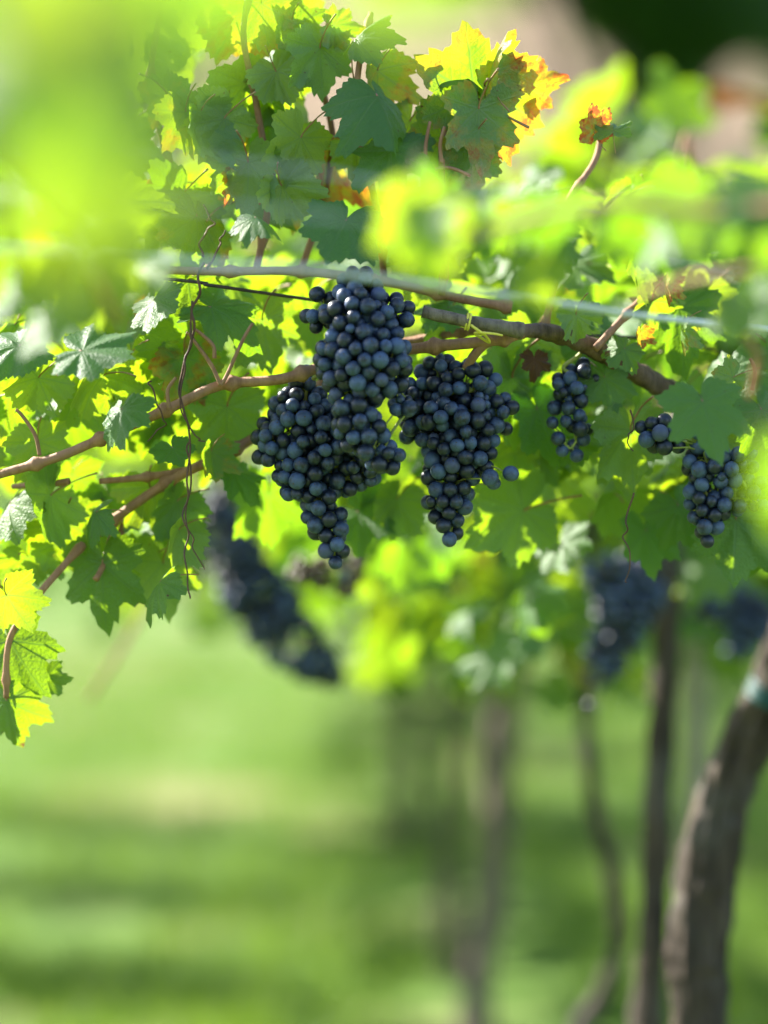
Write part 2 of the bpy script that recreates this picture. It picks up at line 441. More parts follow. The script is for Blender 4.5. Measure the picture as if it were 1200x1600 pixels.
HALF = (SUN + Vector((0, -1, 0))).normalized()
def rand_orient(face=0.6):
    """upper sides turn up, outwards and towards the light; the rest turn away from the viewer"""
    if rng.random() < face:
        if rng.random() < 0.5: n = HALF * 0.9 + Vector((rng.gauss(0, .3), rng.gauss(0, .3), rng.gauss(0, .3)))
        else: n = Vector((rng.gauss(0, 0.5), -rng.uniform(0.35, 1.0), rng.gauss(0.3, 0.35)))
    else: n = Vector((rng.gauss(0, 0.5), rng.uniform(0.35, 1.0), rng.gauss(0.2, 0.3))) + SUN * 0.8
    tip = Vector((rng.gauss(0, 0.6), rng.gauss(0, 0.35), -1))
    return n, tip

def leaf_mass(name, parent, specs, mat=None, origin=None):
    """many small-in-view leaves as one mesh (stuff); specs: (pos, n, tip, size, col)"""
    temps = [leaf_arrays(seed=300+i, N=30, rings=(0.55, 1.0), depth=0.7, cup=(-.2, .2, .1, .3)[i], fold=(.1, .3, .2, .4)[i], wave=.12, curl=(.2, .4, 0, .3)[i], teeth=0.0) for i in range(4)]
    org = origin if origin is not None else parent.location
    VV, UU, CC, LL, TT = [], [], [], [], []
    off = 0
    for i, (pos, n, tip, size, col) in enumerate(specs):
        uv, co, F = temps[i % 4]
        m = np.array(frame(n, tip)) * size
        p = np.array(pos - org)
        VV.append(co @ m.T + p); UU.append(uv); CC.append(np.tile(np.array([*col, 1.0], dtype=np.float32), (len(co), 1)))
        for f in F: LL.extend([k + off for k in f]); TT.append(len(f))
        off += len(co)
    V = np.concatenate(VV); U = np.concatenate(UU); Cc = np.concatenate(CC)
    starts = np.concatenate([[0], np.cumsum(TT)[:-1]])
    me = mesh_np(name, V, LL, starts, TT)
    l = me.uv_layers.new(name='leaf'); idx = np.array(LL, dtype=np.int32)
    l.data.foreach_set('uv', U[idx].astype(np.float32).ravel())
    at = me.color_attributes.new('tint', 'FLOAT_COLOR', 'POINT'); at.data.foreach_set('color', Cc.astype(np.float32).ravel())
    me.materials.append(mat or M_LEAFS)
    o = link(bpy.data.objects.new(name, me), parent)
    return tag(o, kind='stuff')

def part_tube(name, parent, pts, mat, sub=6, sides=8, **kw):
    mb = MB().add(tube(catmull(pts, sub), sides, **kw))
    return mb.build(name, mat, parent, parent.location)

# ------------------------------------------------------------------ the vine in focus
def vine(label, base, group=None):
    t = empty('grape_vine', base); tag(t, label, 'grapevine', group); return t

V0 = vine('grapevine in sharp focus with brown canes and its thick trunk at the right edge', Vector((0.34, 3.0, 0)))
pts = [(Vector((0.33, 3.02, -0.06)), 0.0368), (Vector((0.345, 3.0, 0.25)), 0.0320), (P(1090, 1620, 3.0), 0.0296), (P(1088, 1500, 3.0), 0.0304), (P(1110, 1340, 3.0), 0.0288), (P(1150, 1200, 3.0), 0.0256),
       (P(1212, 1080, 2.98), 0.028), (P(1262, 930, 2.92), 0.026), (P(1262, 800, 2.80), 0.023), (P(1200, 705, 2.62), 0.018), (P(1110, 650, 2.52), 0.014)]
part_tube('trunk', V0, pts, M_BARK, 26, 40, rough=0.11, freq=46, ridges=0.34, seed=3)
part_tube('cordon', V0, [(P(1112, 652, 2.52), 0.0112), (P(1020, 598, 2.44), 0.0099), (P(960, 562, 2.41), 0.0090), (P(905, 534, 2.39), 0.0084), (P(850, 517, 2.37), 0.0073), (P(800, 517, 2.355), 0.0060)], M_ARM, 12, 14, rough=0.22, freq=90, ridges=0.2, seed=8)
part_tube('pruned_stub', V0, [(P(815, 517, 2.33), 0.0075), (P(790, 512, 2.325), 0.0062), (P(735, 503, 2.32), 0.0056), (P(690, 494, 2.32), 0.0056), (P(660, 487, 2.32), 0.0052)], M_STUB, 8, 12, rough=0.14, freq=120, ridges=0.12, seed=4)
CANE = []
def cane(pts, r, sub=10, nodes=0.062, mat=None, seed=0, name='cane'):
    q = [(p, r * (1 - 0.25 * i / max(1, len(pts)-1))) for i, p in enumerate(pts)]
    CANE.append([p for p, _ in catmull(q, 6)])
    return part_tube(name, V0, q, mat or M_CANE, sub, 9, rough=0.05, freq=90, nodes=nodes, seed=seed)
cane([P(818, 520, 2.345), P(760, 533, 2.345), P(680, 541, 2.36), P(600, 552, 2.37), P(520, 568, 2.355), P(440, 592, 2.34), P(345, 602, 2.345), P(265, 638, 2.345), P(175, 678, 2.35), P(90, 714, 2.36), P(0, 741, 2.37), P(-90, 766, 2.40)], 0.0052, 16, seed=1)
cane([P(800, 480, 2.40), P(740, 470, 2.40), P(690, 460, 2.40), P(600, 440, 2.39), P(470, 424, 2.37), P(340, 424, 2.36), P(225, 420, 2.37), P(80, 412, 2.41), P(-80, 400, 2.46)], 0.0044, 14, seed=2)
cane([P(345, 715, 2.42), P(290, 738, 2.42), P(210, 788, 2.43), P(130, 850, 2.45), P(55, 892, 2.47), P(-60, 935, 2.5)], 0.0048, 12, seed=3)
cane([P(300, 733, 2.43), P(230, 745, 2.42), P(155, 752, 2.41)], 0.0036, 8, seed=4)
cane([P(108, 752, 2.41), P(70, 757, 2.42), P(20, 760, 2.44)], 0.0034, 8, seed=5)
cane([P(345, 715, 2.42), P(420, 668, 2.44), P(500, 600, 2.46), P(600, 545, 2.47), P(720, 520, 2.44), P(830, 515, 2.38)], 0.0046, 10, seed=6)
cane([P(770, 525, 2.345), P(745, 550, 2.35), P(728, 575, 2.36)], 0.0050, 8, seed=7, name='bunch_spur')
for k, q in enumerate([[(330, 425), (300, 330), (260, 240), (235, 130), (250, 20), (270, -80)], [(470, 424), (500, 330), (520, 220), (500, 110), (515, 30)], [(600, 440), (590, 330), (560, 210), (560, 110), (580, 20)],
                       [(690, 460), (700, 360), (690, 270), (700, 190), (745, 150), (765, 80)], [(850, 517), (870, 420), (880, 330), (930, 250), (940, 190)], [(110, 412), (130, 320), (90, 220), (110, 90), (80, -40)],
                       [(930, 545), (1000, 470), (1080, 400), (1120, 330)], [(400, 425), (420, 300), (400, 160), (380, 50), (400, -40)], [(210, 790), (180, 850), (150, 905)], [(130, 850), (60, 930), (15, 1000), (10, 1090)]]):
    d0 = 2.40 + 0.03 * math.sin(k * 1.7)
    cane([P(x, y, d0 + 0.03 * math.sin(k + i)) for i, (x, y) in enumerate(q)], 0.0034, 8, nodes=0.07, seed=20 + k, name='shoot')
# petiole twigs that stand on the cane
for k, q in enumerate([[(345, 602), (330, 570), (305, 535), (295, 520)], [(345, 602), (355, 585), (380, 530), (395, 505)], [(335, 560), (333, 540), (312, 520), (302, 514)], [(62, 712), (55, 680), (35, 650), (25, 640)], [(265, 640), (262, 610), (275, 590)],
                       [(690, 255), (688, 225), (695, 198)], [(668, 270), (665, 230), (672, 190)], [(660, 270), (700, 262), (735, 275)], [(1175, 610), (1180, 580), (1172, 560)]]):
    cane([P(x, y, 2.335) for x, y in q], 0.0019, 6, nodes=0, seed=40 + k, name='twig')

# dry tendrils
def tendril(q, D, r=0.0009, coil=0.004, turns=9, seed=0):
    base = catmull([(P(x, y, D), r) for x, y in q], 14)
    out = []
    R = random.Random(seed); ph = R.uniform(0, 6)
    n = len(base)
    for i, (p, rr) in enumerate(base):
        t = i / (n - 1); a = ph + t * turns * 6.28
        amp = coil * (0.12 + 1.1 * max(0.0, math.sin(t * 9 + ph)) ** 4)
        out.append((p + Vector((math.cos(a) * amp, math.sin(a) * amp, 0)), r * (1.15 - 0.5 * t)))
    MB().add(tube(out, 5)).build('tendril', M_TENDRIL, V0, V0.location)
tendril([(318, 410), (305, 470), (300, 530), (290, 560), (280, 610), (290, 650), (297, 690), (292, 760), (290, 830), (292, 900), (297, 935)], 2.32, 0.0011, 0.0024, 11, 1)
tendril([(300, 470), (296, 540), (284, 600), (283, 640), (305, 680), (318, 690)], 2.318, 0.0009, 0.002, 6, 2)
tendril([(295, 690), (298, 760), (290, 800), (300, 850), (320, 890)], 2.325, 0.0008, 0.0025, 4, 3)
tendril([(235, 595), (245, 630), (255, 660), (230, 690)], 2.33, 0.0008, 0.003, 4, 4)
tendril([(985, 640), (990, 670), (980, 690), (990, 705)], 2.33, 0.0007, 0.002, 2, 5)
tendril([(990, 770), (975, 830), (985, 870), (978, 910)], 2.36, 0.0008, 0.003, 4, 6)
tendril([(320, 400), (312, 380), (330, 350), (318, 320)], 2.30, 0.0010, 0.003, 4, 7)
tendril([(325, 420), (340, 390), (352, 360)], 2.31, 0.0010, 0.002, 3, 8)

# single leaves that can be recognised in the photograph
G = lambda h=0.3: (0.0, h, 0.0)
H0 = [
 (128, 548, 2.27, .058, 60, 48, -15, G(.15), LEAF_FLAT2, False), (1098, 628, 2.25, .062, 8, 32, 5, G(.25), LEAF_FLAT, False),
 (985, 672, 2.41, .066, 12, 8, 10, (.05, .75, .12), LEAF_FLAT2, True), (818, 798, 2.50, .080, -62, 12, -10, (.0, .45, 0), LEAF_FLAT2, True),
 (1150, 812, 2.42, .072, -5, 10, 8, G(.45), LEAF_FLAT2, False), (800, 590, 2.43, .080, 15, 8, 25, G(.25), LEAF_FLAT2, True),
 (355, 635, 2.43, .066, 5, 5, 12, (.08, .55, .1), LEAF_FLAT2, True), (840, 640, 2.44, .066, 20, 20, 25, G(.1), None, False),
 # autumn cluster at the top
 (742, 152, 2.36, .062, -120, 10, -20, (.33, .5, .05), LEAF_FLAT2, True), (768, 150, 2.37, .060, 70, 8, 25, (.40, .5, .08), LEAF_FLAT2, True),
 (748, 170, 2.34, .050, 5, 15, 0, (.34, .3, .05), LEAF_FLAT, True), (766, 118, 2.35, .040, 175, 5, 72, (.38, .8, .15), LEAF_FOLD, True),
 (740, 128, 2.35, .030, 170, 55, 60, (.1, .3, .0), LEAF_FOLD, False), (928, 205, 2.35, .030, 200, 10, 15, (.5, .3, .45), LEAF_FLAT2, True),
 (958, 205, 2.34, .026, 185, 45, -20, (.2, .8, .0), LEAF_CURL, False), (690, 215, 2.38, .05, -40, 20, 10, (.3, .8, .0), None, True),
 (640, 190, 2.40, .05, -20, 12, 10, (.25, .9, .0), None, True), (735, 235, 2.36, .042, 10, 8, 5, (.34, .5, .05), LEAF_FLAT2, True), (825, 135, 2.40, .03, 100, 10, 10, (.45, .4, .2), LEAF_CURL, True),
 # upper middle
 (590, 150, 2.33, .066, 8, 35, 30, G(.05), LEAF_FOLD, False), (540, 345, 2.31, .062, -20, 38, 10, G(.0), LEAF_FLAT2, False), (500, 75, 2.37, .055, 10, 10, 10, G(.35), LEAF_FLAT2, True),
 (556, 60, 2.34, .046, 150, 36, -46, G(.4), LEAF_FOLD, False), (590, 110, 2.39, .050, 10, 5, 30, (.35, .9, .0), LEAF_FOLD, True), (408, 5, 2.38, .055, 15, 8, 0, (.3, .9, .0), LEAF_FLAT2, True),
 (455, 45, 2.40, .045, 30, 10, 20, (.1, .5, .0), None, True), (610, 235, 2.34, .055, 10, 45, -20, G(.1), None, False), (440, 290, 2.36, .05, 40, 5, 0, (.2, .9, 0), None, True), (400, 340, 2.30, .035, 10, 60, 20, G(.5), LEAF_FOLD, False),
 (350, 185, 2.37, .055, -30, 5, 5, (.22, .9, .0), LEAF_FLAT2, True), (290, 175, 2.37, .050, 20, 5, 15, (.3, .8, .0), LEAF_FLAT2, True), (470, 215, 2.36, .055, -15, 5, 20, (.15, .95, 0), LEAF_FLAT2, True), (520, 40, 2.37, .03, 80, 20, 10, (.3, .4, .25), LEAF_CURL, True),
 # left
 (330, 480, 2.36, .055, 50, 50, 10, G(.2), None, False), (240, 470, 2.33, .045, 20, 36, -46, G(.5), LEAF_FLAT2, False), (290, 560, 2.40, .055, 30, 8, 5, (.38, .6, .1), LEAF_FLAT2, True), (60, 590, 2.38, .05, -30, 5, 10, (.05, .9, 0), None, True),
 (190, 640, 2.30, .045, 20, 36, -40, G(.2), None, False), (60, 690, 2.40, .05, 20, 8, 0, (.0, .95, 0), LEAF_FLAT2, True), (410, 500, 2.42, .06, 20, 5, 15, G(.55), LEAF_FLAT2, True), (30, 540, 2.34, .05, -30, 45, 5, G(.2), None, False),
 (160, 880, 2.42, .070, 0, 0, -20, G(.45), LEAF_FLAT, False), (255, 880, 2.46, .058, 10, 5, 0, G(.9), LEAF_FLAT, True), (15, 1000, 2.40, .066, 35, 0, -20, G(.45), LEAF_FLAT, False), (70, 1060, 2.41, .03, 90, 0, -16, G(.5), None, False),
 (10, 1095, 2.40, .052, 12, 0, -14, (.1, .6, .42), LEAF_FOLD, False), (150, 800, 2.38, .04, -80, 36, -46, G(.3), None, False), (105, 820, 2.45, .06, 20, 5, 0, G(.85), None, True),
 (10, 930, 2.36, .045, 40, 8, 20, G(.9), None, True), (330, 705, 2.40, .035, 10, 5, 30, (.3, .4, .3), LEAF_FOLD, True), (270, 700, 2.36, .03, 20, 40, 0, G(.1), None, False), (365, 740, 2.43, .035, 30, 55, 10, G(.1), None, False),
 # under and around the bunches
 (420, 770, 2.56, .066, 10, 12, 5, G(.2), LEAF_FLAT2, True), (560, 800, 2.52, .055, 40, 48, 0, G(.3), None, False), (620, 780, 2.52, .05, -20, 12, 0, G(.6), None, True), (700, 480, 2.42, .04, -30, 55, 10, G(.2), None, False),
 (665, 400, 2.42, .06, 30, 8, 5, (.1, .9, 0), LEAF_FLAT2, True), (700, 500, 2.45, .06, 10, 10, 10, G(.4), None, True), (900, 690, 2.44, .04, 30, 36, -46, G(.3), LEAF_FLAT2, False), (835, 560, 2.40, .022, 0, 20, 20, (.3, .3, .85), LEAF_CURL, False),
 (830, 530, 2.44, .06, 0, 10, 0, (.05, .55, .0), LEAF_FLAT2, True), (900, 492, 2.36, .036, 10, 25, 10, (0, .6, 0), None, True), (975, 545, 2.37, .030, -30, 30, -20, (0, .7, 0), None, False), (945, 590, 2.40, .040, 15, 15, 10, G(.4), LEAF_FLAT2, False), (1000, 520, 2.37, .018, 10, 10, 20, (.45, .9, .05), LEAF_FOLD, True),
 (1040, 440, 2.36, .026, 15, 10, 70, (.42, .9, .05), LEAF_FOLD, True), (1065, 510, 2.36, .030, 5, 10, 75, (.3, .9, .0), LEAF_FOLD, True), (1020, 470, 2.40, .04, 40, 5, 20, (.2, .9, 0), None, True), (1145, 590, 2.36, .035, -60, 25, 10, (.3, .9, 0), None, True), (1060, 480, 2.42, .06, 5, 25, 0, G(.2), None, False), (1190, 640, 2.33, .05, 20, 25, 10, G(.3), None, False), (1010, 830, 2.50, .055, 0, 30, 20, G(.1), None, False),
 (1060, 790, 2.46, .05, 25, 20, 0, G(.15), None, False), (875, 850, 2.62, .05, 30, 36, -46, G(.4), LEAF_FLAT2, False), (830, 930, 2.75, .05, 30, 36, -46, G(.4), LEAF_FOLD, False),
]
for (px, py, D, s, ang, pit, yaw, col, me, bk) in H0:
    hero(V0, px, py, D, s * (1.12 if py < 260 and 640 < px < 860 else 0.88), ang, pit, yaw, col, me, bk)

# fill: leaves of the same vine through the canopy band of the photograph
def inside(px, py, poly):
    c = False; n = len(poly)
    for i in range(n):
        (x1, y1), (x2, y2) = poly[i], poly[(i+1) % n]
        if (y1 > py) != (y2 > py) and px < (x2-x1)*(py-y1)/(y2-y1)+x1: c = not c
    return c
def fill(parent, poly, n, d0, d1, size=(.034, .060), autumn=0.05, face=0.5, keep=None, individual=True, out=None, petiole=True, hue=0.6):
    xs = [p[0] for p in poly]; ys = [p[1] for p in poly]; k = 0; tries = 0
    while k < n and tries < n * 40:
        tries += 1
        px, py = rng.uniform(min(xs), max(xs)), rng.uniform(min(ys), max(ys))
        if not inside(px, py, poly): continue
        D = rng.uniform(d0, d1)
        if keep and keep(px, py, D): continue
        nn, tip = rand_orient(face)
        s = rng.uniform(*size)
        if individual: put_leaf(parent, P(px, py, D), nn, tip, s, rand_col(autumn, hue=hue), None, petiole)
        else: out.append((P(px, py, D), nn, tip, s, rand_col(autumn, hue=hue)))
        k += 1
def keep0(px, py, D):
    if 330 < px < 960 and 350 < py < 930 and D < 2.49: return True
    if D < 2.40 and abs(py - (741 - px * 0.36)) < 75 and px < 480: return True      # the long cane stays in view
    return False
fill(V0, [(170, -40), (430, -40), (540, 60), (620, 180), (640, 330), (600, 430), (200, 440), (140, 200)], 36, 2.36, 2.50, autumn=0.35, face=0.15, keep=keep0)
fill(V0, [(-60, 400), (470, 430), (440, 700), (330, 860), (230, 930), (60, 900), (-60, 960)], 58, 2.37, 2.58, autumn=0.04, face=0.35, keep=keep0)
fill(V0, [(420, 430), (880, 420), (900, 760), (740, 840), (560, 780), (430, 740)], 36, 2.50, 2.75, autumn=0.0, face=0.4, keep=keep0)
fill(V0, [(820, 400), (1240, 420), (1240, 840), (1000, 800), (850, 760)], 44, 2.40, 2.68, autumn=0.03, face=0.45, keep=keep0)
fill(V0, [(640, 270), (860, 290), (1240, 330), (1240, 440), (640, 440)], 30, 2.36, 2.7, autumn=0.12, face=0.4, keep=keep0)
mass0 = []
fill(V0, [(100, 0), (430, 20), (600, 220), (1000, 300), (1260, 330), (1260, 800), (860, 800), (560, 760), (300, 800), (-80, 880), (-80, 200)], 70, 2.6, 3.0, autumn=0.04, face=0.45, individual=False, out=mass0)
leaf_mass('foliage', V0, mass0)

# ------------------------------------------------------------------ bunches of grapes
bm_ = bpy.data.meshes.new('berry')
import bmesh
_b = bmesh.new(); bmesh.ops.create_icosphere(_b, subdivisions=3, radius=1.0); _b.to_mesh(bm_); _b.free()
bm_.polygons.foreach_set('use_smooth', [True]*len(bm_.polygons)); bm_.materials.append(M_BERRY)
bm_dry = bm_.copy(); bm_dry.name = 'berry'; bm_dry.materials.clear(); bm_dry.materials.append(M_BERRY_DRY)
_co = np.empty(len(bm_dry.vertices)*3, dtype=np.float32); bm_dry.vertices.foreach_get('co', _co); _co = _co.reshape(-1, 3)
for i in range(len(_co)): _co[i] *= 1 - 0.16 * abs(mnoise.noise(Vector(_co[i]) * 2.6)) * 2
bm_dry.vertices.foreach_set('co', _co.ravel())

def bunch(label, blobs, stem, br=0.0070, fillf=0.60, seed=0, dry=0.0, group='grape bunches hanging from the vines', sx=0.92, stem_r=0.0021):
    """blobs: (px, py, radius px, D); berries packed into the union of the blobs; stem: (px,py,D) points from the cane downwards"""
    R = np.random.default_rng(seed); rr = random.Random(seed)
    cs = np.array([P(b[0], b[1], b[3]) for b in blobs]); rs = np.array([max(b[2] * b[3] / FPX, br * 1.02) for b in blobs])
    flat = np.array([1, 1/0.82, 1])
    lo = (cs - rs[:, None]).min(0); hi = (cs + rs[:, None]).max(0)
    S = R.uniform(lo, hi, (60000, 3))
    dd = np.linalg.norm((S[:, None, :] - cs[None]) * flat, axis=2) - rs[None]
    ins = S[dd.min(1) < 0]
    vol = np.prod(hi - lo) * len(ins) / 60000
    N = max(3, min(290, int(fillf * vol / (4.19 * br**3))))
    X = ins[R.choice(len(ins), N, replace=False)]
    rad = br * R.uniform(0.82, 1.08, N); rad[R.random(N) < 0.07] *= 0.7
    for it in range(140):
        d = X[:, None] - X[None]; L = np.linalg.norm(d, axis=2) + np.eye(N)
        tgt = (rad[:, None] + rad[None]) * 0.955
        push = np.where(L < tgt, (tgt - L) / L, 0) * 0.5; np.fill_diagonal(push, 0)
        X = X + (push[:, :, None] * d).sum(1) * 0.7
        q = np.linalg.norm((X[:, None] - cs[None]) * flat, axis=2) - (rs[None] - rad[:, None] * 0.85)
        k = q.argmin(1); ex = q[np.arange(N), k]
        v = cs[k] - X; v /= (np.linalg.norm(v, axis=1)[:, None] + 1e-9)
        X = X + v * np.clip(ex, 0, None)[:, None] * 0.8
    top = P(*stem[0])
    root = empty('grape_bunch', top); tag(root, label, 'grape bunch', group)
    axis = [P(*s) for s in stem] + [Vector(c) for c, b in zip(cs, blobs) if len(b) < 5]
    path = catmull([(p, stem_r * (1 - 0.55 * i / max(1, len(axis)-1))) for i, p in enumerate(axis)], 5)
    mb = MB().add(tube(path, 7, rough=0.1, freq=200))
    ax = np.array([p for p, _ in path])
    for b in range(N):
        o = bpy.data.objects.new('berry', bm_dry if rr.random() < dry else bm_)
        r = rad[b]; o.location = Vector(X[b]) - top
        o.scale = (r * rr.uniform(.93, 1.05), r * rr.uniform(.93, 1.05), r * rr.uniform(.96, 1.08))
        q = ax + np.array([0, 0, 0.010]); dq = np.linalg.norm(q - X[b], axis=1); j = dq.argmin()
        dirv = Vector(X[b]) - Vector(ax[j])
        o.rotation_mode = 'QUATERNION'; o.rotation_quaternion = (-dirv).to_track_quat('Z', 'X')
        link(o, root)
        if dirv.length > r * 0.9:
            a = Vector(ax[j]); e = Vector(X[b]) - dirv.normalized() * r * 0.9; mid = (a + e) / 2 + Vector((0, 0, 0.0025))
            mb.add(tube([(a, 0.0010), (mid, 0.00075), (e, 0.00075), (e + dirv.normalized() * 0.002, 0.0013)], 5))
    mb.build('stem', M_STEM, root, top)
    return root

bunch('upper grape bunch in sharp focus, hanging in front beneath the pale wire',
      [(560, 455, 40, 2.31), (505, 485, 38, 2.32), (610, 490, 40, 2.31), (560, 500, 62, 2.30), (568, 560, 78, 2.30), (600, 590, 40, 2.30), (530, 560, 40, 2.30), (556, 610, 46, 2.30), (552, 650, 44, 2.295), (572, 685, 40, 2.295), (600, 712, 34, 2.30), (632, 640, 24, 2.31, 1)],
      [(575, 432, 2.392), (566, 428, 2.36), (562, 440, 2.33)], seed=1, fillf=0.66)
bunch('left grape bunch in sharp focus, tapering to the lowest tip, overlapped by the upper bunch',
      [(480, 605, 36, 2.37), (470, 660, 60, 2.37), (430, 690, 46, 2.37), (405, 702, 22, 2.37, 1), (500, 690, 66, 2.37), (565, 715, 50, 2.37), (612, 722, 26, 2.36, 1), (480, 740, 55, 2.37), (540, 745, 36, 2.37), (500, 785, 40, 2.37), (512, 820, 36, 2.37), (523, 850, 28, 2.37), (522, 872, 18, 2.37)],
      [(497, 572, 2.352), (500, 582, 2.36)], seed=2, fillf=0.68)
bunch('right grape bunch in sharp focus, broad above a narrow tip, under the pruned cane',
      [(690, 600, 48, 2.38), (740, 610, 50, 2.37), (640, 625, 36, 2.38), (775, 650, 40, 2.37), (715, 660, 72, 2.37), (650, 665, 34, 2.38), (720, 700, 62, 2.37), (705, 740, 48, 2.37), (700, 780, 42, 2.37), (702, 812, 32, 2.37), (705, 835, 24, 2.37), (770, 752, 24, 2.35, 1), (798, 742, 13, 2.35, 1), (775, 775, 15, 2.35, 1)],
      [(728, 575, 2.36), (712, 585, 2.36)], seed=3, fillf=0.67)
bunch('sparse small grape bunch with gaps, below the barky arm at the right',
      [(880, 575, 22, 2.40), (905, 590, 32, 2.40), (893, 608, 36, 2.40), (890, 636, 34, 2.40), (882, 660, 30, 2.40), (905, 670, 28, 2.40), (893, 700, 24, 2.40), (880, 690, 20, 2.40)],
      [(915, 538, 2.392), (905, 555, 2.40)], seed=4, fillf=0.56, br=0.0066)
bunch('loose grape bunch behind the lobed green leaf near the right edge',
      [(1100, 690, 36, 2.38), (1030, 680, 34, 2.37, 1), (1010, 668, 18, 2.37, 1), (1065, 690, 22, 2.38, 1), (1110, 730, 46, 2.38), (1150, 740, 52, 2.38), (1170, 780, 34, 2.38), (1110, 775, 44, 2.38), (1105, 810, 32, 2.38), (1100, 835, 22, 2.38), (1085, 815, 14, 2.38, 1)],
      [(1120, 656, 2.52), (1110, 668, 2.44)], seed=5, fillf=0.60)
bunch('long blurred grape bunch slanting down to the right beyond the focused left bunch',
      [(345, 800, 42, 3.5), (345, 830, 46, 3.5), (370, 870, 50, 3.5), (395, 920, 58, 3.5), (425, 960, 60, 3.5), (455, 1000, 52, 3.5), (490, 1035, 42, 3.5), (520, 1055, 24, 3.5)],
      [(335, 700, 3.5), (338, 740, 3.5), (342, 780, 3.5)], seed=6, fillf=0.56, br=0.0078, stem_r=0.003)
bunch('blurred grape bunch hanging before the dark upright trunk',
      [(945, 895, 40, 3.25), (990, 905, 46, 3.25), (1015, 930, 32, 3.25), (975, 945, 56, 3.25), (960, 990, 46, 3.25), (950, 1025, 40, 3.25), (935, 1055, 26, 3.25), (905, 1075, 20, 3.25, 1), (925, 1105, 12, 3.25)],
      [(985, 800, 3.25), (985, 840, 3.25), (980, 880, 3.25)], seed=7, fillf=0.56, br=0.0078, stem_r=0.003)
bunch('small shrivelled reddish grape bunch, blurred, below the focused left bunch',
      [(470, 890, 26, 3.0), (500, 895, 28, 3.0), (540, 890, 36, 3.0), (545, 915, 26, 3.0)], [(530, 800, 3.0), (525, 850, 3.0)], seed=8, fillf=0.5, dry=0.75)
bunch('dark blurred grape bunch between the post and the right edge',
      [(1100, 950, 30, 3.5), (1140, 945, 40, 3.5), (1175, 970, 44, 3.5), (1150, 1000, 34, 3.5)], [(1150, 850, 3.5), (1148, 900, 3.5)], seed=9, fillf=0.56, br=0.0078, stem_r=0.003)
bunch('blurred grape bunch just entering at the left edge below the lower cane',
      [(-5, 885, 26, 2.75), (-15, 910, 30, 2.75), (-10, 940, 22, 2.75)], [(-10, 810, 2.75), (-8, 850, 2.75)], seed=10, fillf=0.56)

# ------------------------------------------------------------------ vines in front, close to the lens
VL = vine('very blurred grapevine shoots close to the lens, filling the upper left corner', Vector((-0.80, 1.02, 0)))
part_tube('trunk', VL, [(Vector((-0.80, 1.02, -0.05)), 0.03), (Vector((-0.81, 1.03, 0.5)), 0.026), (Vector((-0.76, 1.06, 1.0)), 0.022), (Vector((-0.60, 1.10, 1.38)), 0.018), (Vector((-0.37, 1.15, 1.5)), 0.013)], M_BARK, 10, 14, rough=0.16, freq=34, ridges=0.2, seed=12)
def shoot(parent, pts, r):
    part_tube('shoot', parent, [(p, r * (1 - 0.4 * i / len(pts))) for i, p in enumerate(pts)], M_CANE, 6, 7, nodes=0.07)
shoot(VL, [Vector((-0.38, 1.14, 1.45)), Vector((-0.25, 0.98, 1.52)), Vector((-0.12, 0.84, 1.48)), Vector((-0.085, 0.82, 1.40))], 0.004)
shoot(VL, [Vector((-0.38, 1.15, 1.48)), Vector((-0.34, 1.4, 1.56)), Vector((-0.22, 1.65, 1.50)), Vector((-0.17, 1.75, 1.42))], 0.004)
shoot(VL, [Vector((-0.38, 1.15, 1.5)), Vector((-0.3, 1.0, 1.58)), Vector((-0.15, 0.9, 1.56)), Vector((-0.05, 0.85, 1.54))], 0.004)
for (px, py, D, s, ang, pit, yaw, col, bk) in [
    (150, 40, .84, .055, 10, 5, 10, (.0, .95, 0), True), (110, 215, .86, .050, 5, 0, 15, (.0, .95, 0), True), (-10, 110, .80, .045, 0, 35, 0, (0, .4, 0), False),
    (270, -90, .95, .050, 20, 5, 10, (0, .3, 0), True), (60, -110, .90, .055, 0, 10, 10, (0, .3, 0), True), (620, -95, .95, .045, 60, 10, 0, (0, .6, 0), True)]:
    hero(VL, px, py, D, s, ang, pit, yaw, col, LEAF[rng.randrange(14)], bk)
fill(VL, [(-40, 300), (200, 280), (300, 300), (260, 380), (190, 400), (120, 450), (-40, 430)], 20, 1.55, 2.05, size=(.034, .05), autumn=0.0, face=0.45)
for (px, py, D, s, ang, pit, yaw, col) in [(130, 445, 1.85, .05, -15, 36, -46, (0, .5, 0)), (10, 440, 1.8, .045, 0, 36, -46, (0, .5, 0)), (225, 425, 1.95, .04, 10, 36, -46, (0, .6, 0)), (70, 500, 1.9, .035, -10, 36, -46, (0, .4, 0))]:
    hero(VL, px, py, D, s, ang, pit, yaw, col, LEAF_FLAT2, False)

VR = vine('blurred grapevine shoots in front of the wire across the upper right', Vector((0.82, 1.50, 0)))
part_tube('trunk', VR, [(Vector((0.82, 1.50, -0.05)), 0.032), (Vector((0.83, 1.51, 0.5)), 0.027), (Vector((0.78, 1.52, 1.0)), 0.024), (Vector((0.63, 1.55, 1.33)), 0.019), (Vector((0.45, 1.56, 1.42)), 0.013)], M_BARK, 10, 14, rough=0.16, freq=34, ridges=0.2, seed=14)
shoot(VR, [Vector((0.46, 1.56, 1.40)), Vector((0.33, 1.6, 1.46)), P(1180, 420, 1.66), P(1060, 440, 1.72), P(985, 468, 1.85)], 0.0022)
shoot(VR, [Vector((0.46, 1.56, 1.40)), Vector((0.36, 1.5, 1.48)), P(1150, 330, 1.6), P(960, 320, 1.62), P(800, 350, 1.65), P(640, 380, 1.7)], 0.0042)
shoot(VR, [Vector((0.46, 1.56, 1.40)), P(1190, 470, 1.8), P(1185, 560, 1.9), P(1172, 620, 1.95)], 0.0036)
